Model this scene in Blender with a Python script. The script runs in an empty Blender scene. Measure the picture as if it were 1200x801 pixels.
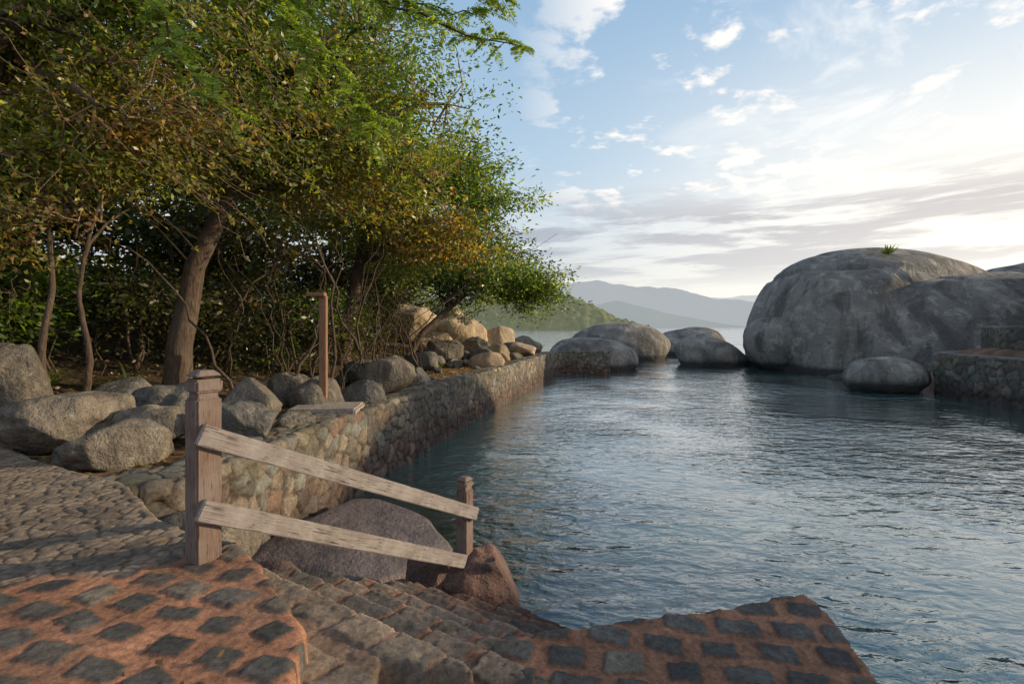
import bpy, bmesh, math, random
import numpy as np
from mathutils import Vector, noise as mnoise
random.seed(7); RNG=np.random.default_rng(7)
scn=bpy.context.scene
COL=scn.collection
# ------------------------------------------------------------------ numpy noise
def _h(i,j,k,seed):
    n=(i.astype(np.int64)*374761393+j.astype(np.int64)*668265263+k.astype(np.int64)*2147483647+seed*1274126177)&0xffffffff
    n=((n^(n>>13))*1274126177)&0xffffffff
    n=((n^(n>>16))*2246822519)&0xffffffff
    n=n^(n>>15)
    return (n&0xffffff)/float(0xffffff)
def vn(P,scale=1.0,seed=0):
    P=np.asarray(P,float)*scale
    if P.shape[1]==2: P=np.c_[P,np.zeros(len(P))]
    I=np.floor(P).astype(np.int64); F=P-I; F=F*F*(3-2*F)
    r=0
    for a in (0,1):
        for b in (0,1):
            for c in (0,1):
                w=(F[:,0] if a else 1-F[:,0])*(F[:,1] if b else 1-F[:,1])*(F[:,2] if c else 1-F[:,2])
                r=r+w*_h(I[:,0]+a,I[:,1]+b,I[:,2]+c,seed)
    return r*2-1
def fbm(P,scale=1.0,seed=0,oct=4):
    r=0;a=1;t=0
    for o in range(oct):
        r=r+a*vn(P,scale*2.03**o,seed+o*17); t+=a; a*=.5
    return r/t
def cell(P,scale,jit=.9,seed=0):
    P=np.asarray(P,float)*scale
    I=np.floor(P).astype(np.int64); z=np.zeros(len(P),np.int64)
    F1=np.full(len(P),9.);F2=np.full(len(P),9.);ID=np.zeros(len(P))
    for a in (-1,0,1):
        for b in (-1,0,1):
            ci=I[:,0]+a;cj=I[:,1]+b
            cx=ci+.5+jit*(_h(ci,cj,z,seed)-.5);cy=cj+.5+jit*(_h(ci,cj,z+5,seed)-.5)
            d=np.hypot(P[:,0]-cx,P[:,1]-cy)
            idv=_h(ci,cj,z+9,seed)
            m=d<F1
            F2=np.where(m,F1,np.minimum(F2,d)); ID=np.where(m,idv,ID); F1=np.where(m,d,F1)
    return F1,F2,ID
def sstep(a,b,x):
    t=np.clip((x-a)/(b-a),0,1); return t*t*(3-2*t)
def lerp(a,b,t):
    return np.asarray(a)*(1-t[:,None])+np.asarray(b)*t[:,None]
def sdf_poly(P,poly):
    poly=np.array(poly,float);n=len(poly);d=np.full(len(P),1e9);ins=np.zeros(len(P),bool)
    for i in range(n):
        a=poly[i];b=poly[(i+1)%n];e=b-a;w=P-a
        t=np.clip((w@e)/(e@e),0,1);q=w-t[:,None]*e
        d=np.minimum(d,(q**2).sum(1))
        c=((a[1]<=P[:,1])&(b[1]>P[:,1]))|((b[1]<=P[:,1])&(a[1]>P[:,1]))
        with np.errstate(divide='ignore',invalid='ignore'):
            xi=a[0]+(P[:,1]-a[1])/(b[1]-a[1]+1e-12)*e[0]
        ins^=c&(P[:,0]<xi)
    d=np.sqrt(d);return np.where(ins,-d,d)
# ------------------------------------------------------------------ mesh helpers
def make(name,V,F,mat,col=None,smooth=True,parent=None):
    V=np.asarray(V,np.float32);F=np.asarray(F,np.int32)
    me=bpy.data.meshes.new(name)
    k=F.shape[1]
    me.vertices.add(len(V));me.vertices.foreach_set('co',V.ravel())
    me.loops.add(F.size);me.loops.foreach_set('vertex_index',F.ravel())
    me.polygons.add(len(F))
    me.polygons.foreach_set('loop_start',np.arange(0,F.size,k,dtype=np.int32))
    me.polygons.foreach_set('loop_total',np.full(len(F),k,np.int32))
    me.update(calc_edges=True)
    if smooth: me.polygons.foreach_set('use_smooth',np.ones(len(F),bool))
    if col is not None:
        at=me.color_attributes.new('Col','FLOAT_COLOR','POINT')
        c=np.ones((len(V),4),np.float32);c[:,:3]=col;at.data.foreach_set('color',c.ravel())
    me.materials.append(mat)
    ob=bpy.data.objects.new(name,me);COL.objects.link(ob)
    if parent: ob.parent=parent
    return ob
def empty(name):
    e=bpy.data.objects.new(name,None);COL.objects.link(e);return e
def gridfaces(nx,ny):
    i=np.arange(nx*ny).reshape(ny,nx)
    return np.stack([i[:-1,:-1],i[:-1,1:],i[1:,1:],i[1:,:-1]],-1).reshape(-1,4)
def tube(pts,rad,n=6):
    pts=np.asarray(pts,float);m=len(pts)
    T=np.gradient(pts,axis=0);T/=np.linalg.norm(T,axis=1)[:,None]+1e-9
    up=np.array([.13,.21,.97]) if abs(T[0,2])<.8 else np.array([1,.1,.05])
    A=np.cross(T,up);A/=np.linalg.norm(A,axis=1)[:,None]+1e-9
    B=np.cross(T,A)
    th=np.linspace(0,2*np.pi,n,endpoint=False)
    V=pts[:,None,:]+np.asarray(rad)[:,None,None]*(np.cos(th)[None,:,None]*A[:,None,:]+np.sin(th)[None,:,None]*B[:,None,:])
    V=V.reshape(-1,3);i=np.arange(m*n).reshape(m,n);j=np.roll(i,-1,1)
    F=np.stack([i[:-1],j[:-1],j[1:],i[1:]],-1).reshape(-1,4)
    return V,F
class Bag:
    def __init__(s): s.V=[];s.F=[];s.n=0
    def add(s,V,F): s.V.append(V);s.F.append(F+s.n);s.n+=len(V)
    def done(s): return np.concatenate(s.V),np.concatenate(s.F)
# ------------------------------------------------------------------ materials
def nmat(name):
    m=bpy.data.materials.new(name);m.use_nodes=True
    nt=m.node_tree;b=nt.nodes['Principled BSDF'];return m,nt,b
def noise_node(nt,vec,scale,detail=5,rough=.6,dist=0):
    n=nt.nodes.new('ShaderNodeTexNoise');n.inputs['Scale'].default_value=scale;n.inputs['Detail'].default_value=detail
    n.inputs['Roughness'].default_value=rough;n.inputs['Distortion'].default_value=dist
    nt.links.new(vec,n.inputs['Vector']);return n.outputs['Fac']
def ramp(nt,fac,stops):
    r=nt.nodes.new('ShaderNodeValToRGB');e=r.color_ramp.elements
    while len(e)<len(stops): e.new(.5)
    for i,(p,c) in enumerate(stops):
        e[i].position=p;e[i].color=(c if len(c)==4 else (*c,1)) if not isinstance(c,(int,float)) else (c,c,c,1)
    nt.links.new(fac,r.inputs['Fac']);return r.outputs['Color']
def mixc(nt,fac,a,b,mode='MIX'):
    m=nt.nodes.new('ShaderNodeMix');m.data_type='RGBA';m.blend_type=mode
    for s,v in ((m.inputs[0],fac),(m.inputs[6],a),(m.inputs[7],b)):
        if isinstance(v,(int,float)): s.default_value=v
        elif isinstance(v,tuple): s.default_value=(*v,1) if len(v)==3 else v
        else: nt.links.new(v,s)
    return m.outputs[2]
def math_(nt,op,a,b=None,c=None):
    m=nt.nodes.new('ShaderNodeMath');m.operation=op
    for i,v in enumerate((a,b,c)):
        if v is None: continue
        if isinstance(v,(int,float)): m.inputs[i].default_value=v
        else: nt.links.new(v,m.inputs[i])
    return m.outputs[0]
def mrange(nt,v,a,b,c=0,d=1,smooth=False):
    r=nt.nodes.new('ShaderNodeMapRange');nt.links.new(v,r.inputs[0])
    for i,x in enumerate((a,b,c,d)): r.inputs[i+1].default_value=x
    if smooth: r.interpolation_type='SMOOTHSTEP'
    return r.outputs[0]
def pos(nt,scale=None):
    g=nt.nodes.new('ShaderNodeNewGeometry');o=g.outputs['Position']
    if scale:
        m=nt.nodes.new('ShaderNodeMapping');m.inputs['Scale'].default_value=scale;nt.links.new(o,m.inputs['Vector']);o=m.outputs[0]
    return o
def bump(nt,h,strength,dist,bs,prev=None):
    b=nt.nodes.new('ShaderNodeBump');b.inputs['Strength'].default_value=strength;b.inputs['Distance'].default_value=dist
    nt.links.new(h,b.inputs['Height'])
    if prev: nt.links.new(prev,b.inputs['Normal'])
    if bs: nt.links.new(b.outputs[0],bs.inputs['Normal'])
    return b.outputs[0]
def rock_mat(name,ca,cb,stain=.5,lichen=(.42,.40,.34),lich=.5,sc=1.0,waterline=False,rough=.85,hb=.16):
    m,nt,b=nmat(name);p=pos(nt)
    big=noise_node(nt,p,.55*sc,3,.6,.3);c=ramp(nt,big,[(.38,ca),(.62,cb)])
    st=noise_node(nt,pos(nt,(1.1*sc,1.1*sc,.16*sc)),1.3,4,.7,.6)
    li=noise_node(nt,p,2.4*sc,6,.78,.4);c=mixc(nt,ramp(nt,li,[(.50,0),(.62,lich)]),c,lichen)
    c=mixc(nt,ramp(nt,st,[(.47,0),(.60,stain)]),c,tuple(x*.36 for x in ca))
    gr=noise_node(nt,p,34,3,.8);c=mixc(nt,.7,c,ramp(nt,gr,[(.3,.3),(.7,.78)]),'OVERLAY')
    if waterline:
        s=nt.nodes.new('ShaderNodeSeparateXYZ');nt.links.new(p,s.inputs[0])
        w=math_(nt,'ADD',s.outputs[2],math_(nt,'MULTIPLY',big,-.5))
        c=mixc(nt,ramp(nt,w,[(.10,.85),(.36,0)]),c,(.03,.025,.023))
    nt.links.new(c,b.inputs['Base Color']);b.inputs['Roughness'].default_value=rough;b.inputs['Specular IOR Level'].default_value=.3
    h1=math_(nt,'ADD',noise_node(nt,p,3.2*sc,5,.68),math_(nt,'MULTIPLY',gr,.07))
    bump(nt,h1,.9,hb/sc,b)
    return m
M_gran=rock_mat('granite',(.235,.20,.175),(.15,.135,.12),.85,(.37,.335,.28),.7,.42,True,hb=.13)
M_rock=rock_mat('river_boulder',(.19,.155,.125),(.11,.095,.08),.6,(.28,.25,.205),.6,1.8,hb=.25)
M_grey=rock_mat('grey_boulder',(.15,.135,.12),(.09,.085,.08),.5,(.26,.245,.21),.6,2.2,hb=.25)
M_warm=rock_mat('ochre_boulder',(.46,.34,.22),(.32,.23,.15),.5,(.5,.42,.30),.4,.9)
M_purp=rock_mat('wet_rock',(.125,.098,.098),(.08,.062,.064),.4,(.16,.13,.125),.5,1.3,rough=.5,hb=.10)
M_red=rock_mat('red_rock',(.17,.09,.07),(.10,.065,.055),.5,(.20,.14,.115),.4,3,rough=.7,hb=.3)
def vcol_mat(name,rough=.85,bs=.6,sc=1,spec=.3):
    m,nt,b=nmat(name);p=pos(nt)
    a=nt.nodes.new('ShaderNodeAttribute');a.attribute_name='Col'
    g=noise_node(nt,p,24*sc,7,.84);g2=noise_node(nt,p,3.1*sc,3,.65)
    c=mixc(nt,.9,a.outputs['Color'],ramp(nt,g,[(.33,.15),(.67,.84)]),'OVERLAY')
    c=mixc(nt,.4,c,ramp(nt,g2,[(.35,.28),(.65,.72)]),'OVERLAY')
    nt.links.new(c,b.inputs['Base Color']);b.inputs['Roughness'].default_value=rough;b.inputs['Specular IOR Level'].default_value=spec
    bump(nt,g,bs,.024,b)
    return m
M_cob=vcol_mat('cobble_and_mortar',bs=.75);M_wall=vcol_mat('rubble_masonry',bs=.9)
def leaf_mat(name):
    m,nt,b=nmat(name)
    a=nt.nodes.new('ShaderNodeAttribute');a.attribute_name='Col'
    d=nt.nodes.new('ShaderNodeBsdfDiffuse');nt.nodes.remove(b);nt.links.new(a.outputs['Color'],d.inputs['Color'])
    g=nt.nodes.new('ShaderNodeBsdfGlossy');g.inputs['Roughness'].default_value=.42;g.inputs['Color'].default_value=(.9,.9,.8,1)
    t=nt.nodes.new('ShaderNodeBsdfTranslucent')
    c=mixc(nt,1.0,a.outputs['Color'],(2.0,1.9,.6),'MULTIPLY');nt.links.new(c,t.inputs['Color'])
    mx=nt.nodes.new('ShaderNodeMixShader');mx.inputs[0].default_value=.5
    nt.links.new(d.outputs[0],mx.inputs[1]);nt.links.new(t.outputs[0],mx.inputs[2])
    m2=nt.nodes.new('ShaderNodeMixShader');m2.inputs[0].default_value=.05
    nt.links.new(mx.outputs[0],m2.inputs[1]);nt.links.new(g.outputs[0],m2.inputs[2])
    nt.links.new(m2.outputs[0],nt.nodes['Material Output'].inputs['Surface'])
    return m
M_leaf=leaf_mat('leaves')
def bark_mat(name,c1,c2):
    m,nt,b=nmat(name)
    n=noise_node(nt,pos(nt,(9,9,1.8)),2.2,4,.7,.8);n2=noise_node(nt,pos(nt),1.6,3)
    c=ramp(nt,n,[(.35,c1),(.65,c2)]);c=mixc(nt,ramp(nt,n2,[(.5,0),(.7,.4)]),c,(.16,.13,.10))
    nt.links.new(c,b.inputs['Base Color']);b.inputs['Roughness'].default_value=.9
    bump(nt,n,.9,.04,b);return m
M_bark=bark_mat('bark',(.035,.022,.016),(.115,.072,.047))
M_twig=bark_mat('dry_twigs',(.20,.13,.065),(.33,.21,.10))
def wood_mat(name,c1,c2,sc,grey,amt=.85):
    m,nt,b=nmat(name)
    tc=nt.nodes.new('ShaderNodeTexCoord');mp=nt.nodes.new('ShaderNodeMapping');mp.inputs['Scale'].default_value=sc
    nt.links.new(tc.outputs['Object'],mp.inputs['Vector'])
    n=noise_node(nt,mp.outputs[0],3,8,.75,.6);c=ramp(nt,n,[(.32,c1),(.66,c2)])
    n2=noise_node(nt,tc.outputs['Object'],4,6,.75);c=mixc(nt,ramp(nt,n2,[(.38,0),(.62,amt)]),c,grey)
    cr=noise_node(nt,mp.outputs[0],6,3,.6,.3);c=mixc(nt,ramp(nt,cr,[(.33,.9),(.40,0)]),c,(.05,.035,.03))
    nt.links.new(c,b.inputs['Base Color']);b.inputs['Roughness'].default_value=.8;b.inputs['Specular IOR Level'].default_value=.25;bump(nt,n,.9,.010,b);return m
M_post=wood_mat('weathered_post_wood',(.12,.07,.052),(.21,.14,.11),(14,14,1.2),(.23,.185,.165),.7)
M_railw=wood_mat('weathered_rail_wood',(.14,.11,.10),(.25,.215,.20),(1.0,14,14),(.33,.295,.28),.8)
M_shower=wood_mat('shower_wood',(.16,.08,.05),(.28,.15,.09),(14,14,1),(.3,.18,.12),.5)
# ------------------------------------------------------------------ camera
H=2.9
cam=bpy.data.cameras.new('camera');co=bpy.data.objects.new('camera',cam);COL.objects.link(co)
co.location=(0,0,H);co.rotation_euler=(math.radians(90),0,0);cam.lens=18;cam.sensor_width=36;cam.shift_y=-17.5/1200
cam.clip_start=.05;cam.clip_end=60000;scn.camera=co
# ------------------------------------------------------------------ light
AZ=math.radians(80);EL=math.radians(14)
S=Vector((math.sin(AZ)*math.cos(EL),math.cos(AZ)*math.cos(EL),math.sin(EL)))
sl=bpy.data.lights.new('sun','SUN');sl.energy=5;sl.angle=math.radians(.8);sl.color=(1,.81,.52)
so=bpy.data.objects.new('sun',sl);so.rotation_euler=S.to_track_quat('Z','Y').to_euler();COL.objects.link(so)
w=bpy.data.worlds.new('World');scn.world=w;w.use_nodes=True;nt=w.node_tree
bg=nt.nodes['Background'];sky=nt.nodes.new('ShaderNodeTexSky');sky.sky_type='NISHITA';sky.sun_disc=False
sky.sun_elevation=EL;sky.sun_rotation=AZ;sky.air_density=1.0;sky.dust_density=1.2;sky.ozone_density=1.5
tc=nt.nodes.new('ShaderNodeTexCoord');sp=nt.nodes.new('ShaderNodeSeparateXYZ');nt.links.new(tc.outputs['Generated'],sp.inputs[0])
X,Y,Z=sp.outputs
az=math_(nt,'ARCTAN2',X,Y)
zz=math_(nt,'ADD',math_(nt,'MAXIMUM',Z,0.0),.14)
cv=nt.nodes.new('ShaderNodeCombineXYZ');nt.links.new(math_(nt,'DIVIDE',X,zz),cv.inputs[0]);nt.links.new(math_(nt,'DIVIDE',Y,zz),cv.inputs[1])
hazec=ramp(nt,Z,[(0.0,(6.6,6.3,5.8)),(.12,(5.7,5.8,5.8)),(.30,(3.6,4.8,5.9)),(.6,(2.2,3.6,5.3)),(1.0,(1.4,2.6,4.3))])
base=mixc(nt,.80,sky.outputs[0],hazec)
gs=mrange(nt,az,-.05,.80,0,1,True);gz_=mrange(nt,Z,.58,.14,0,1,True)
base=mixc(nt,math_(nt,'MULTIPLY',math_(nt,'MULTIPLY',gs,gz_),.92),base,(7.9,7.5,6.8))
pf=noise_node(nt,cv.outputs[0],4.6,6,.58,.15);pg=noise_node(nt,cv.outputs[0],1.1,2,.5)
pm=math_(nt,'ADD',pf,math_(nt,'MULTIPLY',pg,.60))
puff=math_(nt,'MULTIPLY',mrange(nt,pm,.805,.92,0,1,True),mrange(nt,Z,.16,.24))
puff=math_(nt,'MULTIPLY',puff,mrange(nt,az,.0,.20))
wz=noise_node(nt,cv.outputs[0],1.7,5,.65,.9)
wisp=math_(nt,'MULTIPLY',math_(nt,'MULTIPLY',mrange(nt,wz,.50,.70,0,.8,True),mrange(nt,az,.2,.6)),mrange(nt,Z,.2,.33))
cs=nt.nodes.new('ShaderNodeCombineXYZ');nt.links.new(math_(nt,'MULTIPLY',az,3.2),cs.inputs[0]);nt.links.new(math_(nt,'MULTIPLY',Z,30),cs.inputs[1])
sn=noise_node(nt,cs.outputs[0],.9,6,.62,.25)
b1=ramp(nt,Z,[(.06,0),(.11,.7),(.19,1),(.26,0)])
strat=math_(nt,'MULTIPLY',mrange(nt,sn,.43,.55,0,1,True),b1)
c=mixc(nt,math_(nt,'MULTIPLY',wisp,.9),base,(7.6,7.4,7.1))
c=mixc(nt,math_(nt,'MULTIPLY',puff,.92),c,(7.4,7.1,6.7))
scol=mixc(nt,mrange(nt,az,0,.9),(2.8,3.1,3.7),(5.0,4.6,4.4))
c=mixc(nt,math_(nt,'MULTIPLY',strat,.9),c,scol)
nt.links.new(c,bg.inputs['Color']);bg.inputs['Strength'].default_value=.15
scn.view_settings.view_transform='Standard';scn.view_settings.look='None';scn.view_settings.exposure=0
# ------------------------------------------------------------------ ground (one sheet to the horizon, seabed + land)
LAND=[(-3.4,4.6),(-3.35,6.5),(-3.05,8.4),(-1.95,14),(-.2,21),(2.2,31),(-1,36),(-6,44),(-40,60),(-80,60),(-80,-40),(-1.6,-40),(-1.6,2.5)]
RLAND=[(18.9,24),(18.3,17),(17.8,2),(20,-40),(90,-40),(90,28),(40,34),(26,28)]
def gz(P):
    s=sdf_poly(P,LAND);z=1.33+.05*fbm(P,.6,3)
    rise=np.clip(-s-3.0,0,None);z=z+np.minimum(rise*.24,11)+sstep(1,7,-s)*.35*fbm(P,.35,9)
    z=z-.25*sstep(3.2,5.0,6.0-P[:,1]+0*P[:,0])*sstep(-6,-4,P[:,0])*(P[:,1]<6)
    t=sstep(.0,.3,s+.1)
    sea=-.45-np.clip(s,0,8)*.35+.15*fbm(P,.8,4)
    z=z*(1-t)+sea*t
    s2=sdf_poly(P,RLAND);z2=1.7+np.clip(-s2-1,0,20)*.25+.2*fbm(P,.3,5);t2=sstep(0,.5,-s2)
    return z*(1-t2)+z2*t2
def spread(lo,hi,step,far,n):
    mid=np.arange(lo,hi,step);g=np.geomspace(step,far,n)
    return np.r_[(lo-g)[::-1],mid,hi+g-step+step]
xs=spread(-12,6,.14,20000,60);ys=spread(1,34,.2,20000,60)
XX,YY=np.meshgrid(xs,ys);P=np.c_[XX.ravel(),YY.ravel()]
z=gz(P);nn=fbm(P,1.7,8);k=sstep(-.3,.4,nn)
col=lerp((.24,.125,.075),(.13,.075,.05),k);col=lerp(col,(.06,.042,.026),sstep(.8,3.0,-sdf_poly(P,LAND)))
M_ground=vcol_mat('dirt_ground',.95,.7)
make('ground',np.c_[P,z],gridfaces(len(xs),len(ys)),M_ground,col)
# ------------------------------------------------------------------ water
m,nt,b=nmat('sea_water');nt.nodes.remove(b);p=pos(nt)
mp=nt.nodes.new('ShaderNodeMapping');mp.inputs['Rotation'].default_value=(0,0,.45);mp.inputs['Scale'].default_value=(.8,1.4,1);nt.links.new(p,mp.inputs[0])
w1=noise_node(nt,mp.outputs[0],1.7,2,.5,.6);w2=noise_node(nt,mp.outputs[0],6.0,3,.5,.5);w3=noise_node(nt,p,.20,2,.5,.4)
amp=ramp(nt,w3,[(.38,.28),(.60,1.0)])
hh=math_(nt,'ADD',math_(nt,'MULTIPLY',w1,.10),math_(nt,'MULTIPLY',w2,.034))
hh=math_(nt,'MULTIPLY',hh,amp)
bn=nt.nodes.new('ShaderNodeBump');bn.inputs['Strength'].default_value=1;bn.inputs['Distance'].default_value=1.0;nt.links.new(hh,bn.inputs['Height'])
gls=nt.nodes.new('ShaderNodeBsdfGlossy');gls.inputs['Roughness'].default_value=.045;gls.inputs['Color'].default_value=(1,1,1,1);nt.links.new(bn.outputs[0],gls.inputs['Normal'])
dif=nt.nodes.new('ShaderNodeBsdfDiffuse');dif.inputs['Color'].default_value=(.035,.115,.115,1)
tr=nt.nodes.new('ShaderNodeBsdfTransparent');tr.inputs['Color'].default_value=(.68,.78,.72,1)
vd=nt.nodes.new('ShaderNodeVectorMath');vd.operation='DISTANCE';nt.links.new(p,vd.inputs[0]);vd.inputs[1].default_value=(-1.2,6.0,0)
sh=mrange(nt,vd.outputs['Value'],1.6,5.4,.9,0)
mb=nt.nodes.new('ShaderNodeMixShader');nt.links.new(sh,mb.inputs[0]);nt.links.new(dif.outputs[0],mb.inputs[1]);nt.links.new(tr.outputs[0],mb.inputs[2])
fr=nt.nodes.new('ShaderNodeFresnel');fr.inputs['IOR'].default_value=1.45;nt.links.new(bn.outputs[0],fr.inputs['Normal'])
frb=math_(nt,'MINIMUM',math_(nt,'MULTIPLY_ADD',fr.outputs[0],1.85,.04),1.0)
ms=nt.nodes.new('ShaderNodeMixShader');nt.links.new(frb,ms.inputs[0]);nt.links.new(mb.outputs[0],ms.inputs[1]);nt.links.new(gls.outputs[0],ms.inputs[2])
nt.links.new(ms.outputs[0],nt.nodes['Material Output'].inputs['Surface'])
make('sea_water',[(-20000,-20000,0),(20000,-20000,0),(20000,20000,0),(-20000,20000,0)],[(0,1,2,3)],m,smooth=False)
# ------------------------------------------------------------------ boulders
def ico(sub):
    bm=bmesh.new();bmesh.ops.create_icosphere(bm,subdivisions=sub,radius=1)
    V=np.array([v.co[:] for v in bm.verts]);F=np.array([[v.index for v in f.verts] for f in bm.faces]);bm.free();return V,F
ICO={s:ico(s) for s in (3,4,5,6)}
def boulder_v(c,r,seed,rough=.12,sub=4,rot=0,sq=1.0,tilt=0,chips=3,cd=.5,cracks=()):
    V,F=ICO[sub];V=V.copy()
    V=np.sign(V)*np.abs(V)**sq
    d=1+rough*fbm(V+seed*3.7,1.1,seed,3)*2.2+rough*.3*fbm(V+seed,3.5,seed+3,4)
    V=V*d[:,None]
    rg=np.random.default_rng(seed)
    for _ in range(chips):   # flat fracture faces
        n=rg.normal(size=3);n[2]*=.7;n/=np.linalg.norm(n);q=V@n;lim=.66+rg.random()*.22
        V=V-np.maximum(q-lim,0)[:,None]*n*cd
    for (n,o,w,dp) in cracks:
        n=np.array(n,float);n/=np.linalg.norm(n);q=np.abs(V@n-o+.05*fbm(V,1.6,seed+9));V=V*(1-dp*np.exp(-(q/w)**2))[:,None]
    V=V*np.array(r)
    if tilt: 
        c_,s_=math.cos(tilt),math.sin(tilt);V=np.c_[V[:,0]*c_-V[:,2]*s_,V[:,1],V[:,0]*s_+V[:,2]*c_]
    c_,s_=math.cos(rot),math.sin(rot);V=np.c_[V[:,0]*c_-V[:,1]*s_,V[:,0]*s_+V[:,1]*c_,V[:,2]]
    return V+np.array(c),F
def boulder(name,c,r,seed,mat,**k):
    V,F=boulder_v(c,r,seed,**k);return make(name,V,F,mat)
MR=[M_rock,M_grey]
for i,(c,r,s) in enumerate([
    ((-5.75,6.6,1.66),(.76,.6,.42),1),((-7.3,7.5,1.95),(.5,.5,.66),2),((-4.55,5.85,1.50),(.56,.42,.30),3),((-4.9,6.9,1.55),(.58,.45,.34),4),
    ((-3.75,7.1,1.50),(.50,.42,.36),5),((-4.3,8.4,1.60),(.46,.5,.46),6),((-5.4,8.2,1.6),(.55,.5,.4),7),((-3.35,8.0,1.40),(.34,.25,.17),8),
    ((-3.05,10.6,1.46),(.50,.42,.36),9),((-3.1,12.4,1.66),(.72,.6,.50),10),((-2.5,13.2,1.52),(.5,.45,.36),11),((-4.6,10.6,1.6),(.5,.5,.35),12),
    ((-6.5,8.6,1.7),(.6,.5,.35),13),((-3.9,5.35,1.25),(.25,.2,.16),14),((-3.55,5.9,1.32),(.3,.22,.13),15)]):
    boulder('boulder',c,r,s,MR[s%2] if s not in(1,3) else M_rock,rot=s*1.3,rough=.17,sq=.86,chips=5 if s in(1,2,3) else 9,cd=.85,sub=5)
rg=np.random.default_rng(5)
for i in range(46):
    y=9.5+21*rg.random();xw=np.interp(y,[8.4,14,31],[-2.8,-1.64,2.6]);x=xw-.85-rg.random()**1.3*3.0;r=(.12+.5*rg.random()**2.0)*(1+.02*y)
    boulder('boulder',(x,y,1.33+r*.3+.12*max(0,xw-x-2)),(r*(1+.5*rg.random()),r,r*(.55+.35*rg.random())),40+i,[M_rock,M_grey,M_warm][i%3] if y>16 else MR[i%2],rot=i,rough=.18,sub=4,sq=.82,chips=10,cd=.9)
for i,(c,r) in enumerate([((-2.9,28,2.2),(1.7,1.6,1.3)),((-.9,30,1.9),(1.4,1.3,1.1)),((-5.3,27,2.7),(1.6,1.5,1.3)),((.7,31,1.7),(1.1,.9,.7)),((-3.6,31,2.8),(1.6,1.5,1.2)),((-1.8,25.5,1.7),(.9,.8,.7)),((-.2,35,1.4),(2,1.5,1.0)),((-3.6,24,1.9),(1,.9,.8))]):
    boulder('boulder',c,r,120+i,M_warm if i not in(3,5) else M_rock,rot=i,rough=.16,sq=.85,chips=9,cd=.85,sub=5)
# sea boulders
boulder('sea_boulder',(5.9,36.2,.5),(3.15,2.6,1.75),201,M_gran,rough=.05,sub=5,tilt=-.08,chips=2)
boulder('sea_boulder',(9.9,47,.7),(4.7,4,2.6),202,M_gran,rough=.05,sub=5,chips=3)
boulder('sea_boulder',(19.0,53,.6),(4.0,3,2.3),203,M_gran,rough=.08,sub=5,tilt=-.16,chips=5,cd=.7)
boulder('sea_boulder',(15.0,38.5,.3),(3.0,2.2,2.0),204,M_gran,rough=.09,sub=5,tilt=-.1,chips=5,cd=.7)
bg_=Bag()
for a in [dict(c=(25.3,35.8,1.8),r=(9.5,6.4,6.6),seed=211,rough=.04,sub=6,rot=.05,sq=1.0,tilt=.04,chips=3,cd=.6,cracks=[((1,.1,.5),.05,.014,.03),((.2,.1,1),.62,.016,.03)]),
          dict(c=(29.4,31.4,1.1),r=(9.6,5.6,5.0),seed=212,rough=.04,sub=6,rot=-.12,sq=.85,tilt=.03,chips=6,cd=.9,cracks=[((1,0,.7),.3,.012,.03)]),
          dict(c=(19.6,35.4,1.2),r=(3.5,3.2,2.1),seed=213,rough=.06,sub=5,rot=.1,sq=.9,tilt=-.5,chips=4,cd=.6),
          dict(c=(22.4,31.0,.1),r=(2.4,1.8,1.1),seed=214,rough=.08,sub=5,rot=.1,sq=.9,chips=5,cd=.7)]:
    V,F=boulder_v(**a);bg_.add(V,F)
V,F=bg_.done();make('unseen_shade_boulder',V,F,M_gran)
boulder('unseen_shade_boulder',(50,47,3.2),(10,7,6),220,M_gran,rough=.06,sub=5,chips=5)
boulder('sea_boulder',(17.2,23.6,.55),(1.9,1.5,1.0),221,M_gran,rough=.08,sub=5,chips=5,cd=.8)
boulder('sea_boulder',(22.6,27.5,-.1),(.7,.5,.45),222,M_gran,rough=.1,sub=4)
boulder('sea_boulder',(18.5,28.5,-.1),(.9,.6,.45),223,M_gran,rough=.1,sub=4)
boulder('unseen_shade_boulder',(32,18.5,4),(7.5,7,6.0),231,M_gran,rough=.05,sub=5)  # this and the next two: unseen boulders added to shade the foreground
boulder('unseen_shade_boulder',(37,7,4),(8,8,6.6),232,M_gran,rough=.05,sub=5)
boulder('unseen_shade_boulder',(34,-6,4),(8,8,6.2),233,M_gran,rough=.05,sub=5)
# rocks by steps
boulder('flat_rock_slab',(-2.15,6.45,-.02),(1.35,1.5,.40),240,M_purp,rough=.10,sub=5,sq=.55,chips=7,cd=.85,rot=.4)
boulder('red_rock',(-.42,5.45,.18),(.50,.38,.40),241,M_red,rough=.28,sub=5,sq=.68,chips=12,cd=.95)
boulder('red_rock',(-.80,5.35,.1),(.4,.35,.42),242,M_red,rough=.28,sub=5,sq=.7,chips=12,cd=.95)
boulder('red_rock',(-1.25,4.95,.1),(.36,.3,.36),243,M_red,rough=.2,sub=4,sq=.75,chips=8,cd=.9)
boulder('red_rock',(-2.0,4.35,.45),(.42,.4,.42),244,M_red,rough=.2,sub=4,sq=.75,chips=8,cd=.9)
boulder('boulder',(-2.85,4.75,.85),(.45,.4,.40),245,M_rock,rough=.15,sub=4,sq=.82,chips=6)
for i in range(34):
    x=-2.6+4.0*rg.random();y=5.2+3.2*rg.random();r=.15+.25*rg.random()
    boulder('submerged_rock',(x,y,-.28-.1*rg.random()),(r*1.2,r,r*.6),300+i,M_red,sub=3,rot=i)
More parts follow.
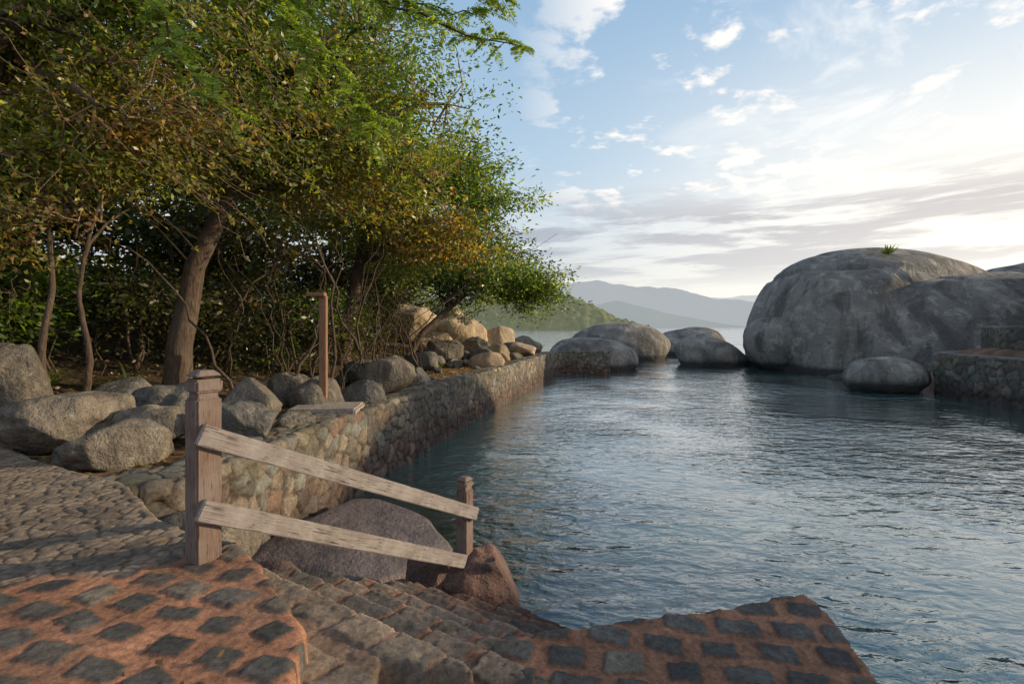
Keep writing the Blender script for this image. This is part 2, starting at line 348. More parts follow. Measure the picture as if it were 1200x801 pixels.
# ------------------------------------------------------------------ stone walls
def wall(name,line,top,thick,z0,seed,side=1,step=.035,cs=3.6,dark=True):
    L=np.array(line,float);seg=np.linalg.norm(np.diff(L,axis=0),axis=1);cum=np.r_[0,np.cumsum(seg)]
    u=np.arange(0,cum[-1],step);px=np.interp(u,cum,L[:,0]);py=np.interp(u,cum,L[:,1])
    kk=np.ones(9)/9;pxs=np.convolve(np.pad(px,4,'edge'),kk,'valid');pys=np.convolve(np.pad(py,4,'edge'),kk,'valid')
    T=np.c_[np.gradient(pxs),np.gradient(pys)];T/=np.linalg.norm(T,axis=1)[:,None];Nn=np.c_[T[:,1],-T[:,0]]*side
    hface=top-z0;W=hface+thick+.35;v=np.arange(0,W,step)
    UU,VV=np.meshgrid(u,v);iu=np.tile(np.arange(len(u)),len(v));U=UU.ravel();Vv=VV.ravel()
    off=np.where(Vv<hface,0,np.where(Vv<hface+thick,-(Vv-hface),-thick))
    zz_=np.where(Vv<hface,z0+Vv,np.where(Vv<hface+thick,top,top-(Vv-hface-thick)))
    nf=1-sstep(hface-.06,hface+.06,Vv);nb=sstep(hface+thick-.06,hface+thick+.06,Vv);nz=1-nf-nb
    q0=np.c_[U,Vv];P2=np.c_[U+.11*fbm(q0,3,seed),Vv*1.2+.11*fbm(q0,3,seed+5)]
    F1,F2,ID=cell(P2,cs,.95,seed);e=F2-F1+.05*fbm(q0,11,seed+6);st=sstep(.03,.13,e)
    h=.045*st*(1-.12*F1)+.04*(ID-.5)*st+.022*fbm(q0,7,seed+2)
    h+=.06*fbm(q0,.7,seed+8)
    base=np.c_[px[iu],py[iu]]+Nn[iu]*off[:,None]
    X_=base[:,0]+Nn[iu,0]*h*(nf-nb);Y_=base[:,1]+Nn[iu,1]*h*(nf-nb);Z_=zz_+h*nz*.7
    ID2=(ID*7.31)%1
    c=lerp((.19,.15,.115),(.12,.105,.09),sstep(.15,.6,ID2));c=lerp(c,(.26,.215,.16),sstep(.84,.9,ID));c=lerp(c,(.16,.105,.075),1-sstep(.10,.18,ID));c=lerp(c,(.17,.165,.145),sstep(.6,.7,ID2)*(ID2<.85))
    c=lerp((.13,.098,.075),c,st);c=c*(1+.4*fbm(P2,6,seed+3))[:,None]
    c=c*(1-.45*np.exp(-((e-.05)/.05)**2))[:,None]
    c=lerp(c,(.08,.066,.056),.6*sstep(.0,.5,fbm(q0,.9,seed+12)))
    c=lerp(c,(.09,.09,.045),.5*sstep(.15,.5,fbm(q0,1.6,seed+14))*sstep(.8,1.3,Z_))
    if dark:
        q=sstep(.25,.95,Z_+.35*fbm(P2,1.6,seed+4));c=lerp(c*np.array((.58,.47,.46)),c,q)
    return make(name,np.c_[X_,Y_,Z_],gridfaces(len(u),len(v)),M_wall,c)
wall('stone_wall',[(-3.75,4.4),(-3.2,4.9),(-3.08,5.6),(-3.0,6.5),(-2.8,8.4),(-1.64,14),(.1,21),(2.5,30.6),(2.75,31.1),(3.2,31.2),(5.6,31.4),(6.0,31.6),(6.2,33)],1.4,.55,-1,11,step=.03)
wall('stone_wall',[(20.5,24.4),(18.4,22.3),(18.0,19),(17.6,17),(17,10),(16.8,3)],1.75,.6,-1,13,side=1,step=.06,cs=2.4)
wall('stone_wall',[(23.5,25.6),(21,22),(20.3,19),(19.8,14),(19.5,4)],2.9,.5,1.2,17,side=1,step=.07,cs=2.2,dark=False)
# ------------------------------------------------------------------ terrace / steps / platform
MORT=np.array((.33,.155,.092))
def pavers(P,sx,sy,seed,ang=0,cover=.80):
    c_,s_=math.cos(ang),math.sin(ang);Q=np.c_[P[:,0]*c_+P[:,1]*s_,-P[:,0]*s_+P[:,1]*c_]
    Q=Q+.07*np.c_[fbm(P,1.3,seed),fbm(P,1.3,seed+1)]
    j=np.floor(Q[:,1]/sy).astype(np.int64);z=np.zeros(len(P),np.int64)
    xo=Q[:,0]/sx+.9*_h(j,z,z,seed);i=np.floor(xo).astype(np.int64)
    lx=(xo-i-.5)*sx;ly=(Q[:,1]/sy-j-.5)*sy
    r1=_h(i,j,z,seed);r2=_h(i,j,z+1,seed);r3=_h(i,j,z+2,seed);r4=_h(i,j,z+3,seed);r5=_h(i,j,z+4,seed)
    a=(r3-.5)*.5;lx,ly=lx*np.cos(a)-ly*np.sin(a),lx*np.sin(a)+ly*np.cos(a)
    lx=lx-(r4-.5)*sx*.12;ly=ly-(r5-.5)*sy*.10
    hx=sx*.5*cover*(.68+.32*r1);hy=sy*.5*cover*(.70+.30*r2)
    lx=lx+ly*(r4-.5)*.4
    rad=.016
    qx=np.abs(lx)-hx+rad;qy=np.abs(ly)-hy+rad
    d=np.hypot(np.maximum(qx,0),np.maximum(qy,0))+np.minimum(np.maximum(qx,qy),0)-rad
    d=d+.014*fbm(P,14,seed+4,3)+.006*fbm(P,40,seed+7,2)
    return d,r1,r2
def field(name,poly,step,hfun,seed,drop,edge=.035,rough=.05):
    poly=np.array(poly);lo=poly.min(0)-.12;hi=poly.max(0)+.12
    xs=np.arange(lo[0],hi[0],step);ys=np.arange(lo[1],hi[1],step)
    XX,YY=np.meshgrid(xs,ys);P=np.c_[XX.ravel(),YY.ravel()]
    s=sdf_poly(P,poly)+rough*fbm(P,2.2,seed,3)+.02*fbm(P,9,seed+1,3)
    z,c=hfun(P)
    k=sstep(-edge*.3,edge,s);rd=-.03*np.clip(1+s/.05,0,1)**2
    z=(z+rd)*(1-k)+drop*k
    F=gridfaces(len(xs),len(ys));keep=(s[F]<edge*2.2).any(1);F=F[keep]
    us=np.unique(F);mp=np.full(len(P),-1);mp[us]=np.arange(len(us))
    return make(name,np.c_[P,z][us],mp[F],M_cob,c[us])
def cobblecol(P,ID,st,seed,ca,cb,mort):
    c=lerp(ca,cb,ID);c=c*(1+.3*fbm(P,7,seed))[:,None];return lerp(mort,c,st)
def stonetone(r1,r2):
    t=lerp((.050,.048,.047),(.105,.093,.083),r1);return lerp(t,(.17,.14,.11),sstep(.86,.94,r2))
def h_terrace(P):
    d,r1,r2=pavers(P,.30,.215,21,-.28,.76);st=1-sstep(-.006,.007,d)
    hp=.012*st*(.4+.8*r2)+.006*fbm(P,7,6)+.005*fbm(P,30,9,3)
    cp=lerp(MORT*(1+.30*fbm(P,3.5,3))[:,None],stonetone(r1,r2)*(1+.4*fbm(P,12,8))[:,None],st)
    cp=cp*(1-.30*np.exp(-((d-.004)/.010)**2))[:,None]
    cp=lerp(cp,(.13,.09,.068),.35*sstep(.10,.5,fbm(P,1.5,44)))
    F1,F2,ID=cell(P+.02*np.c_[fbm(P,6,1),fbm(P,6,2)],9.0,.95,31);s2=sstep(.03,.18,F2-F1)
    hc=.014*s2*(1-.3*F1)+.008*(ID-.5)*s2+.005*fbm(P,18,7)
    cc=cobblecol(P,ID,s2,5,(.27,.20,.145),(.15,.12,.095),np.array((.125,.08,.056)));cc=cc*(1+.25*fbm(P,1.3,33))[:,None]
    q=P[:,1]-(2.83+.62*(P[:,0]+2.83))+.25*fbm(P,1.7,12);t=sstep(-.07,.07,q)
    z=1.45+.02*fbm(P,.8,2)+hp*(1-t)+hc*t
    return z,cp*(1-t[:,None])+cc*t[:,None]
field('stone_terrace',[(-1.80,3.42),(-1.0,2.50),(-.90,2.1),(-.88,.4),(-8.8,.4),(-8.8,8.0),(-7.2,7.0),(-5.2,5.6),(-3.6,4.75),(-2.5,3.75)],.0125,h_terrace,51,-.3,rough=.03)
O=np.array((-1.9,3.2));d_=np.array((.55,.835));p_=np.array((.835,-.55))
def h_steps(P):
    s=(P-O)@d_;t=(P-O)@p_
    sw=s+.03*fbm(P,2.0,61,3)+.014*fbm(P,8,62,2)
    k=np.floor(sw/.33);f=sw/.33-k;k=np.clip(k,0,9)
    rise=sstep(.95,1.0,f)*(sw>0);z=1.28-.165*k-.165*rise*(k<9)
    ki=k.astype(np.int64)
    ti=t/.34+_h(ki,ki,ki,3)*3+.25*fbm(P,3,68);i=np.floor(ti);lt=ti-i;ii=i.astype(np.int64)
    r1=_h(ii,ki,ki*0,5);r2=_h(ii,ki,ki*0+1,5)
    wd=.38+.09*r1;d=np.maximum((np.abs(lt-.5)-wd)*.34,(np.abs(f-.66)-(.27+.07*r2))*.33)+.016*fbm(P,10,69,3)
    st=1-sstep(-.008,.008,d)
    z=z+.012*st*(.3+1.1*r2)+.012*fbm(P,6,64)+.008*fbm(P,22,65,3)
    c=lerp((.21,.15,.11),(.095,.082,.072),r1)*(1+.35*fbm(P,9,66))[:,None];c=lerp(np.array((.23,.115,.078)),c,st)*(1+.25*fbm(P,2.5,67))[:,None]
    c=c*(1-.35*np.exp(-(d/.012)**2))[:,None]
    c=c*(.40+.60*sstep(0,.26,f)+.40*sstep(.78,.95,f))[:,None]  # paints dirt and occlusion shade at each riser foot, lightens the nosing
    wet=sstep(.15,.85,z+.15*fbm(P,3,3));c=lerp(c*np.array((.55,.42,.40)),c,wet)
    c=np.where((k<1)[:,None],lerp(c,(.25,.19,.14),np.full(len(P),.5))*(1+.3*fbm(P,11,70))[:,None],c)
    return z,c
A=O-p_*.12;B=A+d_*3.25;C=B+p_*2.9
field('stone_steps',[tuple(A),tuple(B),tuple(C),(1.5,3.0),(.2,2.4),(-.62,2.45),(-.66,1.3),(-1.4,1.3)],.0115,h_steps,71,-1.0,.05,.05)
def h_plat(P):
    d,r1,r2=pavers(P,.31,.225,81,-.15,.78);st=1-sstep(-.008,.008,d)
    z=1.10+.03*fbm(P,1.1,82)+.014*st*(.4+.8*r2)+.008*fbm(P,8,83)+.006*fbm(P,30,9,3)
    tone=stonetone(r1,r2*.95)*1.1;tone=lerp(tone,(.15,.10,.075),.5*sstep(-.1,.4,fbm(P,1.2,86)));c=lerp(MORT*.85*(1+.35*fbm(P,2.5,84))[:,None],tone*(1+.35*fbm(P,10,87))[:,None],st)
    c=c*(1-.3*np.exp(-((d-.004)/.010)**2))[:,None];return z,c
field('stone_platform',[(-.02,2.96),(.2,3.06),(1.1,3.24),(1.97,3.46),(2.02,3.36),(1.86,2.4),(1.84,.4),(-.95,.4),(-.9,2.3),(-.55,2.55)],.012,h_plat,91,-1.0,.04,.04)
# ------------------------------------------------------------------ handrail
def box(c,size,bev=.006,rot=None,name='part',mat=None,parent=None,taper=None):
    bm=bmesh.new();bmesh.ops.create_cube(bm,size=1)
    for v in bm.verts:
        v.co=Vector((v.co.x*size[0],v.co.y*size[1],v.co.z*size[2]))
        if taper and v.co.z>0: v.co.x*=taper;v.co.y*=taper
    bmesh.ops.bevel(bm,geom=list(bm.edges),offset=bev,segments=2,affect='EDGES')
    me=bpy.data.meshes.new(name);bm.to_mesh(me);bm.free();me.materials.append(mat)
    ob=bpy.data.objects.new(name,me);COL.objects.link(ob);ob.location=c
    if rot is not None: ob.rotation_euler=rot
    ob.parent=parent;return ob
rail=empty('wooden_handrail');ra=math.atan2(d_[1],d_[0])
def post(x,y,z0,z1,w,nm):
    cap=.13 if z1-z0>.95 else .09
    box((x,y,(z0+z1-cap-.03)/2),(w,w,z1-cap-.03-z0),.012,(0,0,ra),nm,M_post,rail)
    box((x,y,z1-cap-.017),(w*.78,w*.78,.034),.003,(0,0,ra),nm+'_neck',M_post,rail)
    box((x,y,z1-cap/2-.02),(w*1.06,w*1.06,cap*.62),.014,(0,0,ra),nm+'_cap',M_post,rail)
    box((x,y,z1-.008),(w*1.0,w*1.0,.035),.006,(0,0,ra),nm+'_cap_top',M_post,rail,.6)
P1=np.array((-1.94,3.22));P2_=np.array((-.50,5.42))
post(*P1,1.38,2.62,.155,'post_upper');post(*P2_,.40,1.31,.135,'post_lower')
def plank(a,b,h,t,nm):
    a=Vector(a);b=Vector(b);v=b-a;L=v.length;yaw=math.atan2(v.y,v.x);pit=-math.asin(v.z/L)
    return box((a+b)/2,(L,t,h),.006,(0,pit,yaw),nm,M_railw,rail)
sd=Vector((p_[0],p_[1],0))*.098
u3=Vector((d_[0],d_[1],0))
def pt(P,z,e=0): return Vector((P[0],P[1],z))+sd+u3*e
plank(pt(P1,2.25,-.07),pt(P2_,.92,.08),.13,.04,'rail_top')
plank(pt(P1,1.79,-.07),pt(P2_,.49,-.12),.13,.04,'rail_bottom')
# ------------------------------------------------------------------ shower post
sh_=empty('outdoor_shower')
box((-3.5,9.5,2.45),(.13,.11,2.06),.01,None,'shower_post',M_shower,sh_)
box((-3.60,9.42,3.50),(.34,.15,.07),.01,None,'shower_arm',M_shower,sh_)
mm,nt_,bb=nmat('brushed_metal');bb.inputs['Metallic'].default_value=1;bb.inputs['Roughness'].default_value=.35;bb.inputs['Base Color'].default_value=(.4,.38,.36,1)
V,F=tube([(-3.70,9.42,3.47),(-3.70,9.42,3.43),(-3.70,9.42,3.41),(-3.70,9.42,3.40)],[.015,.02,.06,.06],12);make('shower_head',V,F,mm,parent=sh_)
M_slab=rock_mat('slab_stone',(.33,.28,.24),(.27,.22,.19),.2,(.38,.33,.28),.3,2)
box((-3.30,9.15,1.43),(1.15,.9,.14),.03,(0,0,.1),'shower_slab',M_slab,sh_)
# ------------------------------------------------------------------ trees
def leaves(C,dirs,size,colr,asp=.45,fold=.15):
    n=len(C);d=dirs/np.linalg.norm(dirs,axis=1)[:,None]
    r=RNG.normal(size=(n,3))+np.array((0,0,.9));s=np.cross(d,r);s/=np.linalg.norm(s,axis=1)[:,None]+1e-9
    nn=np.cross(s,d);sz=np.asarray(size)[:,None]
    a=C;b_=C+d*sz*.5+s*sz*asp*.5+nn*sz*fold;t=C+d*sz;e=C+d*sz*.5-s*sz*asp*.5+nn*sz*fold
    V=np.stack([a,b_,t,e],1).reshape(-1,3);F=np.arange(4*n).reshape(-1,4)
    return V,F,np.repeat(colr,4,0)
PAL={'green':[(.095,.16,.026),(.15,.215,.035),(.055,.10,.02),(.20,.24,.045)],
     'warm':[(.19,.215,.04),(.29,.27,.05),(.085,.135,.026),(.25,.18,.05),(.14,.20,.034),(.21,.24,.04)],
     'rust':[(.28,.16,.06),(.20,.18,.045),(.11,.13,.03),(.16,.19,.04)],
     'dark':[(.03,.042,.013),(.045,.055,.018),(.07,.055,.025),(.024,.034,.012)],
     'lime':[(.20,.28,.045),(.15,.24,.04),(.25,.30,.06)]}
def tree(name,base,trunk,crowns,trad=.2,leafsize=.13,per=60,seed=1,spread_=.33,twigf=.6,bark=None,hole=-.22):
    rg=np.random.default_rng(seed);par=empty(name);bag=Bag();tb=Bag()
    tp=np.array([base]+trunk,float)
    tt=np.linspace(0,len(tp)-1,len(tp)*5);TP=np.stack([np.interp(tt,range(len(tp)),tp[:,k]) for k in range(3)],1)
    TP[:,:2]+=.10*np.stack([fbm(np.c_[tt,tt*0+seed],.9,seed),fbm(np.c_[tt,tt*0+seed+4],.9,seed+1)],1)
    rr=trad*(1-.62*np.linspace(0,1,len(TP)));rr[0]*=1.5;rr[1]*=1.2
    V,F=tube(TP,rr,12);bag.add(V,F)
    nodes=[TP[len(TP)//2:]];
    CC=[];DD=[];SS=[];KK=[];sub=[]
    for (c,r,n,pal) in crowns:
        c=np.array(c,float);r=np.array(r,float)
        for _ in range(max(3,int(n/50))):
            dv=rg.normal(size=3);dv/=np.linalg.norm(dv);dv[2]=abs(dv[2])*.7-.3
            end=c+dv*r*(.65+.35*rg.random());allT=TP[len(TP)//3:]
            j=np.argmin(np.linalg.norm(allT-end,axis=1)+rg.random(len(allT))*2);st=allT[j]
            q=np.linspace(0,1,9)[:,None];mid=(st+end)/2+rg.normal(size=3)*.45+np.array((0,0,.25))
            pts=(1-q)**2*st+2*q*(1-q)*mid+q*q*end+.13*rg.normal(size=(9,3))*(q*(1-q)*4)
            r0=trad*(.38+.2*rg.random());V,F=tube(pts,r0*(1-.82*q[:,0]),7);bag.add(V,F);nodes.append(pts[3:])
        dv=rg.normal(size=(n,3));dv/=np.linalg.norm(dv,axis=1)[:,None]
        lob=1+.42*fbm(dv*1.0+seed*5,1.9,seed+2,3)*1.8
        rad=(rg.random(n)**.45)*lob
        sc=c+dv*r*rad[:,None]
        hol=vn(sc,.8,seed+11);keep=hol>hole;sc=sc[keep]
        sub.append((sc,pal))
    ND=np.concatenate(nodes)
    for sc,pal in sub:
        pc=np.array(PAL[pal])
        for k,s in enumerate(sc):
            if rg.random()<twigf:
                j=np.argmin(((ND-s)**2).sum(1));a=ND[j];L=np.linalg.norm(a-s)
                if L<3.2:
                    m1=(a*.6+s*.4)+rg.normal(size=3)*.14*L+np.array((0,0,.08*L));m2=(a*.25+s*.75)+rg.normal(size=3)*.10*L
                    V,F=tube([a,m1,m2,s],[.020,.014,.009,.004],4);tb.add(V,F)
        n=len(sc);m=per
        cn=vn(sc,.55,seed+5)*.5+.5;ci=np.clip((cn*len(pc)+rg.normal(size=n)*.8).astype(int),0,len(pc)-1)
        off=rg.normal(size=(n,m,3))*spread_*np.array((1,1,.42))*(.6+.8*rg.random((n,1,1)))
        ctr=(sc[:,None,:]+off).reshape(-1,3)
        dr=off.reshape(-1,3)/spread_+rg.normal(size=(n*m,3))*.8+np.array((0,0,-.15))
        cl=np.repeat(pc[ci],m,0)*(.6+.8*rg.random((n*m,1)))*np.repeat(.6+.8*rg.random((n,1)),m,0)
        CC.append(ctr);DD.append(dr);SS.append(leafsize*(.5+.9*rg.random(n*m)));KK.append(cl)
    V,F=bag.done();make('trunk_and_branches',V,F,bark or M_bark,parent=par)
    V,F=tb.done();make('twigs',V,F,M_twig if bark is None else bark,parent=par)
    V,F,c=leaves(np.concatenate(CC),np.concatenate(DD),np.concatenate(SS),np.concatenate(KK))
    make('foliage',V,F,M_leaf,c,smooth=False,parent=par);return ND
tree('broadleaf_tree',(-6.25,9.5,1.5),[(-6.2,9.5,2.6),(-5.9,9.5,4.0),(-5.3,9.7,5.4),(-4.6,9.9,7.6)],
     [((-5.4,10.2,7.8),(3.7,3.0,2.8),560,'warm'),((-3.2,10.6,8.2),(2.5,2.5,2.6),340,'green'),((-3.6,10.4,5.9),(2.4,1.8,.9),130,'rust')],.25,.110,62,3)
tree('broadleaf_tree',(-5.0,15,1.8),[(-4.8,15,3.2),(-4.4,15,5),(-4.0,15,7.5)],
     [((-3.9,15.2,8.1),(3.3,3,3.1),480,'green'),((-1.8,15.3,6.9),(2.2,2,1.7),240,'green'),((-2.8,14.6,5.4),(2.7,2.0,1.0),150,'rust')],.24,.135,60,5)
tree('sea_grape_tree',(-4.2,21,1.7),[(-3.8,21.2,2.6),(-2.8,21.8,3.6),(-1.2,22.6,5.0)],
     [((-1.5,23,5.2),(2.9,3,1.7),320,'green'),((-4.8,23,6.6),(3.0,3,2.6),240,'warm'),((.7,23.4,4.6),(1.7,1.6,1.1),130,'green')],.17,.16,56,8,.36,.9)
tree('fig_tree',(-8.2,7.6,1.5),[(-8.1,7.6,3),(-7.9,7.5,4.8),(-7.4,7.4,7)],
     [((-7.6,7.6,7.0),(2.9,2.2,2.6),520,'warm'),((-5.6,7.8,5.7),(1.8,1.5,.9),120,'rust'),((-8.0,8,4.6),(1.9,1.3,.75),100,'rust'),((-4.9,7.4,8.3),(2.2,1.6,1.5),200,'green')],.16,.090,68,12,.28)
tree('slender_tree',(-6.85,7.55,1.45),[(-6.95,7.6,2.4),(-6.8,7.6,3.4),(-6.9,7.6,4.8)],[((-6.9,7.7,5.5),(1.3,1.2,.8),70,'warm')],.065,.09,60,14)
tree('slender_tree',(-6.6,7.9,1.45),[(-6.5,7.9,2.4),(-6.65,7.9,3.4),(-6.4,7.9,4.8)],[((-6.3,8,5.5),(1.2,1.2,.8),70,'warm')],.055,.09,60,15)
for i,(x,y,s) in enumerate([(-13,13,1.0),(-10.5,18,1.1),(-17,16,1.25),(-9,25,1.1),(-13,8,.9),(-15,26,1.3),(-7.5,31,1.0),(-20,8,1.3)]):
    z0=gz(np.array([[x,y]]))[0]-.1
    tree('forest_tree',(x,y,z0),[(x+.1,y,z0+2),(x+.2,y,z0+4),(x,y,z0+6*s)],
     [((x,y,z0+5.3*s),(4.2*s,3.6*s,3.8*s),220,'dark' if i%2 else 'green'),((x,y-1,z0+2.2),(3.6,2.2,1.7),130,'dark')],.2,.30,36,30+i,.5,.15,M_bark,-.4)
shrub=[(-9.6,9.6,2.6),(-7.9,10.8,2.7),(-6.9,12.3,2.5),(-5.5,12.8,2.7),(-8.6,13,3.2),(-5.6,17,2.6),(-7.0,19,3),(-6.2,20.5,2.8),(-6.8,16,3.2),(-10.8,11,3.3),(-5.4,14.4,3.4),(-7.0,23,3.2),(-9.2,8.8,2.3)]
for i,(x,y,z) in enumerate(shrub):
    z0=gz(np.array([[x,y]]))[0]-.05
    tree('understory_shrub',(x,y,z0),[(x+.1,y,z0+.5),(x,y+.1,z0+1.1),(x-.1,y,z0+1.9)],[((x,y,z0+1.3),(1.4,1.2,1.1),75,'dark' if i%3 else 'green')],.05,.13,44,60+i,.32,.9,M_bark)
bag=Bag();rv=np.random.default_rng(77)
for i in range(150):
    x=-12+9.5*rv.random();y=9.5+12*rv.random();x=min(x,np.interp(y,[8,14,22],[-4.4,-3.4,-2.2]))
    z0=gz(np.array([[x,y]]))[0];L=2+2.6*rv.random();ln=rv.normal(size=2)*1.3
    q=np.linspace(0,1,12);w_=np.cumsum(rv.normal(size=(12,2)),0)*.10
    pts=np.c_[x+ln[0]*q**1.5+w_[:,0],y+ln[1]*q*.5+w_[:,1],z0-.1+L*q**.9]
    V,F=tube(pts,.030*(.4+1.2*rv.random()**2)*(1-.7*q),6);bag.add(V,F)
V,F=bag.done();make('understory_stems',V,F,M_bark)
bag=Bag();CC=[];DD=[]
for i in range(200):
    x=-8.8+4.8*rv.random();y=6.4+2.0*rv.random();z=5.0+3.4*rv.random()
    L=.6+1.3*rv.random();dx=.7+.6*rv.random();q=np.linspace(0,1,8)
    pts=np.c_[x+dx*L*q,y-.2*L*q,z-L*(.2*q+.45*q*q)]+.04*rv.normal(size=(8,3))
    V,F=tube(pts,.0075*(1-.65*q),4);bag.add(V,F)
    k=16;qq=rv.integers(1,8,k);CC.append(pts[qq]);DD.append(rv.normal(size=(k,3)))
V,F=bag.done();hv=empty('hanging_vines');make('vine_stems',V,F,M_twig,parent=hv)
CC=np.concatenate(CC);DD=np.concatenate(DD);n=len(CC);cl=np.array(PAL['rust'])[rv.integers(0,4,n)]*(.8+.8*rv.random((n,1)))
V,F,c=leaves(CC,DD,.08*(.6+.8*rv.random(n)),cl);make('vine_leaves',V,F,M_leaf,c,smooth=False,parent=hv)
# arching strap-leaf plants at the forest edge
for i,(x,y,sz) in enumerate([(-7.9,8.7,.9),(-5.6,9.2,.6),(-4.9,9.6,.5),(-8.6,8.2,.8),(-4.4,11.6,.6),(-3.9,13.6,.6),(-6.3,10.2,.8),(-3.4,16,.6),(-7.2,9.6,1.0),(-2.6,18.5,.6)]):
    z0=gz(np.array([[x,y]]))[0]-.03;b=Bag();n=34
    for k in range(n):
        a=rv.random()*6.283;L=sz*(.6+.6*rv.random());q=np.linspace(0,1,6);el=.75+.6*rv.random()
        cx=np.cos(el)*L*q*(1+.5*q);cz=np.sin(el)*L*q-.45*L*q*q;wd=.022*(1-q)**.6+.002
        ctr=np.c_[x+np.cos(a)*cx,y+np.sin(a)*cx,z0+cz];sdv=np.array((-np.sin(a),np.cos(a),0))
        V=np.concatenate([ctr+sdv*wd[:,None],ctr-sdv*wd[:,None]]);F=np.array([[j,j+1,j+7,j+6] for j in range(5)]);b.add(V,F)
    V,F=b.done();make('strap_leaf_plant',V,F,M_leaf,np.tile(np.array([(.13,.17,.035),(.17,.16,.04),(.08,.12,.03)])[i%3],(len(V),1))*(.7+.6*rv.random((len(V),1))),parent=None)
# feathery overhanging branch (pinnate leaves)
par=empty('acacia_tree');bag=Bag();CC=[];DD=[];SZ=[]
main=[np.array([(-4.7,5.6,8.2),(-3.2,5.4,7.4),(-2.0,5.2,6.5),(-1.1,5.1,6.05),(-.45,5.0,5.75),(.12,5.0,5.62)]),
      np.array([(-1.9,5.2,6.4),(-1.2,5.3,6.3),(-.6,5.4,6.2),(-.15,5.4,6.35)]),
      np.array([(-3.2,5.4,7.4),(-2.6,5.0,6.6),(-2.2,4.9,5.9),(-1.9,4.9,5.4)]),
      np.array([(-4.2,5.5,7.6),(-3.6,5.0,6.3),(-3.2,4.9,5.5),(-2.7,4.8,4.9)]),
      np.array([(-2.6,5.0,6.5),(-2.2,5.1,6.2),(-1.7,5.2,5.3),(-1.35,5.2,4.8)])]
for mi,pts in enumerate(main):
    tt=np.linspace(0,len(pts)-1,16);Q=np.stack([np.interp(tt,range(len(pts)),pts[:,k]) for k in range(3)],1)+.025*rv.normal(size=(16,3))
    V,F=tube(Q,np.linspace(.028 if mi==0 else .014,.004,16),6);bag.add(V,F)
    lo=3 if mi>0 else 6
    for k in range((46 if mi<2 else 60)):
        a=Q[rv.integers(lo,16)];dv=rv.normal(size=3)*np.array((1,.8,.5))+np.array((.5,0,-.15));dv/=np.linalg.norm(dv);L=.16+.2*rv.random()
        q=np.linspace(0,1,5)[:,None];fp=a+dv*L*q+np.array((0,0,-.10))*q*q;V,F=tube(fp,[.004,.003,.003,.002,.001],3);bag.add(V,F)
        m=16;u=np.linspace(.15,1,m);base=a+dv*L*u[:,None]+np.array((0,0,-.10))*(u**2)[:,None]
        sd_=np.cross(dv,(0,0,1));sd_/=np.linalg.norm(sd_)+1e-9
        for sg in (-1,1): CC.append(base);DD.append(np.tile(sd_*sg,(m,1))+dv*.35+rv.normal(size=(m,3))*.1);SZ.append(.062*np.sin(np.pi*(.15+.8*u))+.015)
V,F=tube([(-11,4.5,.9),(-10.6,4.6,3),(-9.5,4.9,5.6),(-7.4,5.3,8.0),(-4.7,5.6,8.2)],[.2,.16,.12,.08,.03],8);bag.add(V,F)
V,F=bag.done();make('branches',V,F,M_bark,parent=par)
CC=np.concatenate(CC);DD=np.concatenate(DD);SZ=np.concatenate(SZ);n=len(CC);cl=np.array(PAL['lime'])[rv.integers(0,3,n)]*(.7+.5*rv.random((n,1)))
V,F,c=leaves(CC,DD,SZ,cl,.34,.02);make('foliage',V,F,M_leaf,c,smooth=False,parent=par)
# leaf litter
n=12000;yy=4.6+24*rv.random(n)**1.4;xw=np.interp(yy,[4,6.5,8.4,14,31],[-3.7,-3.4,-3.2,-2.0,2.2]);xx=xw-.1-6*rv.random(n)**1.3
zz2=gz(np.c_[xx,yy])+.012;cl=np.array([(.20,.11,.055),(.28,.17,.08),(.12,.07,.04),(.18,.15,.05)])[rv.integers(0,4,n)]*(.6+.7*rv.random((n,1)))
V,F,c=leaves(np.c_[xx,yy,zz2],np.c_[rv.normal(size=(n,2)),.12*rv.normal(size=n)],.09*(.5+rv.random(n)),cl,.5,.08);make('leaf_litter',V,F,M_leaf,c,smooth=False)
# a few fallen leaves on the terrace
n=90;xx=-6.5+5.4*rv.random(n);yy=1.6+3.4*rv.random(n);kk_=(sdf_poly(np.c_[xx,yy],[(-1.9,3.2),(-1.0,2.4),(-1,1),(-7,1),(-7,6.5),(-5.2,5.4),(-3.6,4.5)])<0);xx,yy=xx[kk_],yy[kk_];n=len(xx)
V,F,c=leaves(np.c_[xx,yy,np.full(n,1.478)],np.c_[rv.normal(size=(n,2)),.05*rv.normal(size=n)],.045*(.5+rv.random(n)),np.array([(.22,.13,.055)]*n)*(.5+.8*rv.random((n,1))),.5,.08);make('fallen_leaves',V,F,M_leaf,c,smooth=False)
# bromeliad on the boulder
ang=rv.random(40)*6.283;el=.4+.9*rv.random(40);dv=np.c_[np.cos(ang)*np.cos(el),np.sin(ang)*np.cos(el),np.sin(el)]
V,F,c=leaves(np.tile((24.2,32.9,7.55),(40,1)),dv,.45+.35*rv.random(40),np.array([(.09,.14,.03)]*40)*(.6+.7*rv.random((40,1))),.16,.03);make('bromeliad_plant',V,F,M_leaf,c,smooth=False)
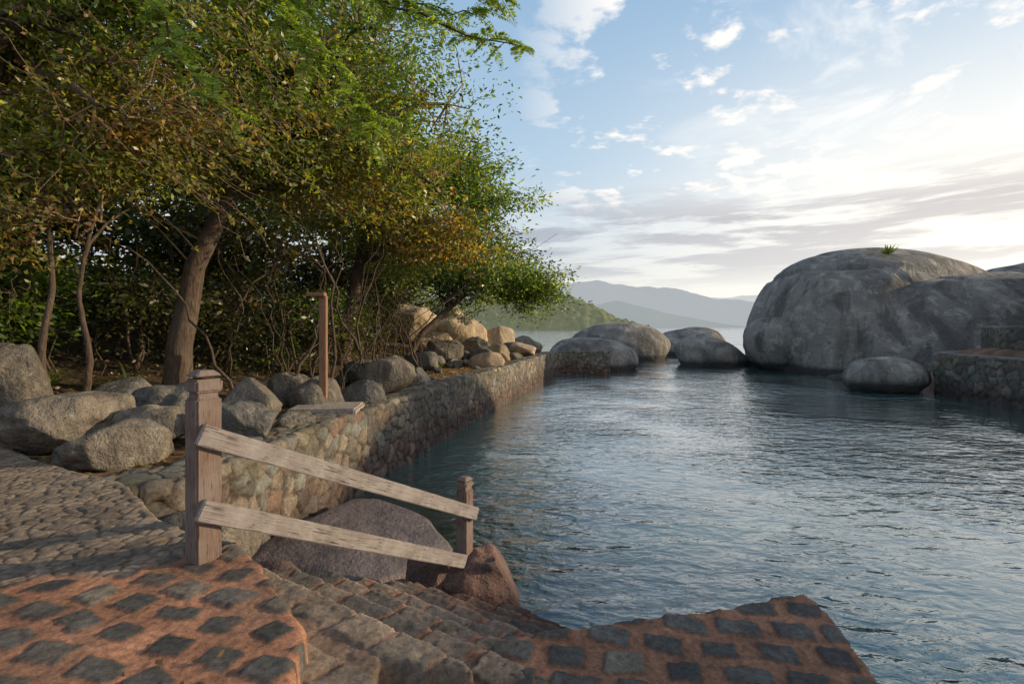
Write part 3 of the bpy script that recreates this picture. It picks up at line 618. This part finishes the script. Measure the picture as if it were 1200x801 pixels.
# ------------------------------------------------------------------ hills
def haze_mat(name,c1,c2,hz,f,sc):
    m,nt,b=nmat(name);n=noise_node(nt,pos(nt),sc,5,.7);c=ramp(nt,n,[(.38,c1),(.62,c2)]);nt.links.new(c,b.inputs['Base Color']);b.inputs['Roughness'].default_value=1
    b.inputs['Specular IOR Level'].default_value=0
    e=nt.nodes.new('ShaderNodeEmission');e.inputs['Color'].default_value=(*hz,1);mx=nt.nodes.new('ShaderNodeMixShader');mx.inputs[0].default_value=f  # emission paints the aerial haze into the hill colour
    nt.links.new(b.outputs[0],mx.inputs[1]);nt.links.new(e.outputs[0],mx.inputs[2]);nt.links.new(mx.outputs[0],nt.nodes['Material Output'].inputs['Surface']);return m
def hill(name,y0,depth,prof,mat,nx,ny,na,ns,seed,tree_h=0):
    pr=np.array(prof,float);xs=np.linspace(pr[0,0],pr[-1,0],nx);v=np.linspace(-1,1,ny)
    XX,VV=np.meshgrid(xs,v);h=np.interp(XX.ravel(),pr[:,0],pr[:,1]);V=VV.ravel();P=np.c_[XX.ravel(),y0+V*depth]
    env=np.cos(V*np.pi/2)**.8
    z=h*env+na*fbm(P,ns,seed,6)*np.minimum(h/pr[:,1].max()*2,1)*env-1
    if tree_h:
        F1,F2,ID=cell(P,.11,.95,3);z=z+tree_h*(1-F1)*(.5+ID)*(h>2)*(env>.05)
    return make(name,np.c_[P,z],gridfaces(nx,ny),mat)
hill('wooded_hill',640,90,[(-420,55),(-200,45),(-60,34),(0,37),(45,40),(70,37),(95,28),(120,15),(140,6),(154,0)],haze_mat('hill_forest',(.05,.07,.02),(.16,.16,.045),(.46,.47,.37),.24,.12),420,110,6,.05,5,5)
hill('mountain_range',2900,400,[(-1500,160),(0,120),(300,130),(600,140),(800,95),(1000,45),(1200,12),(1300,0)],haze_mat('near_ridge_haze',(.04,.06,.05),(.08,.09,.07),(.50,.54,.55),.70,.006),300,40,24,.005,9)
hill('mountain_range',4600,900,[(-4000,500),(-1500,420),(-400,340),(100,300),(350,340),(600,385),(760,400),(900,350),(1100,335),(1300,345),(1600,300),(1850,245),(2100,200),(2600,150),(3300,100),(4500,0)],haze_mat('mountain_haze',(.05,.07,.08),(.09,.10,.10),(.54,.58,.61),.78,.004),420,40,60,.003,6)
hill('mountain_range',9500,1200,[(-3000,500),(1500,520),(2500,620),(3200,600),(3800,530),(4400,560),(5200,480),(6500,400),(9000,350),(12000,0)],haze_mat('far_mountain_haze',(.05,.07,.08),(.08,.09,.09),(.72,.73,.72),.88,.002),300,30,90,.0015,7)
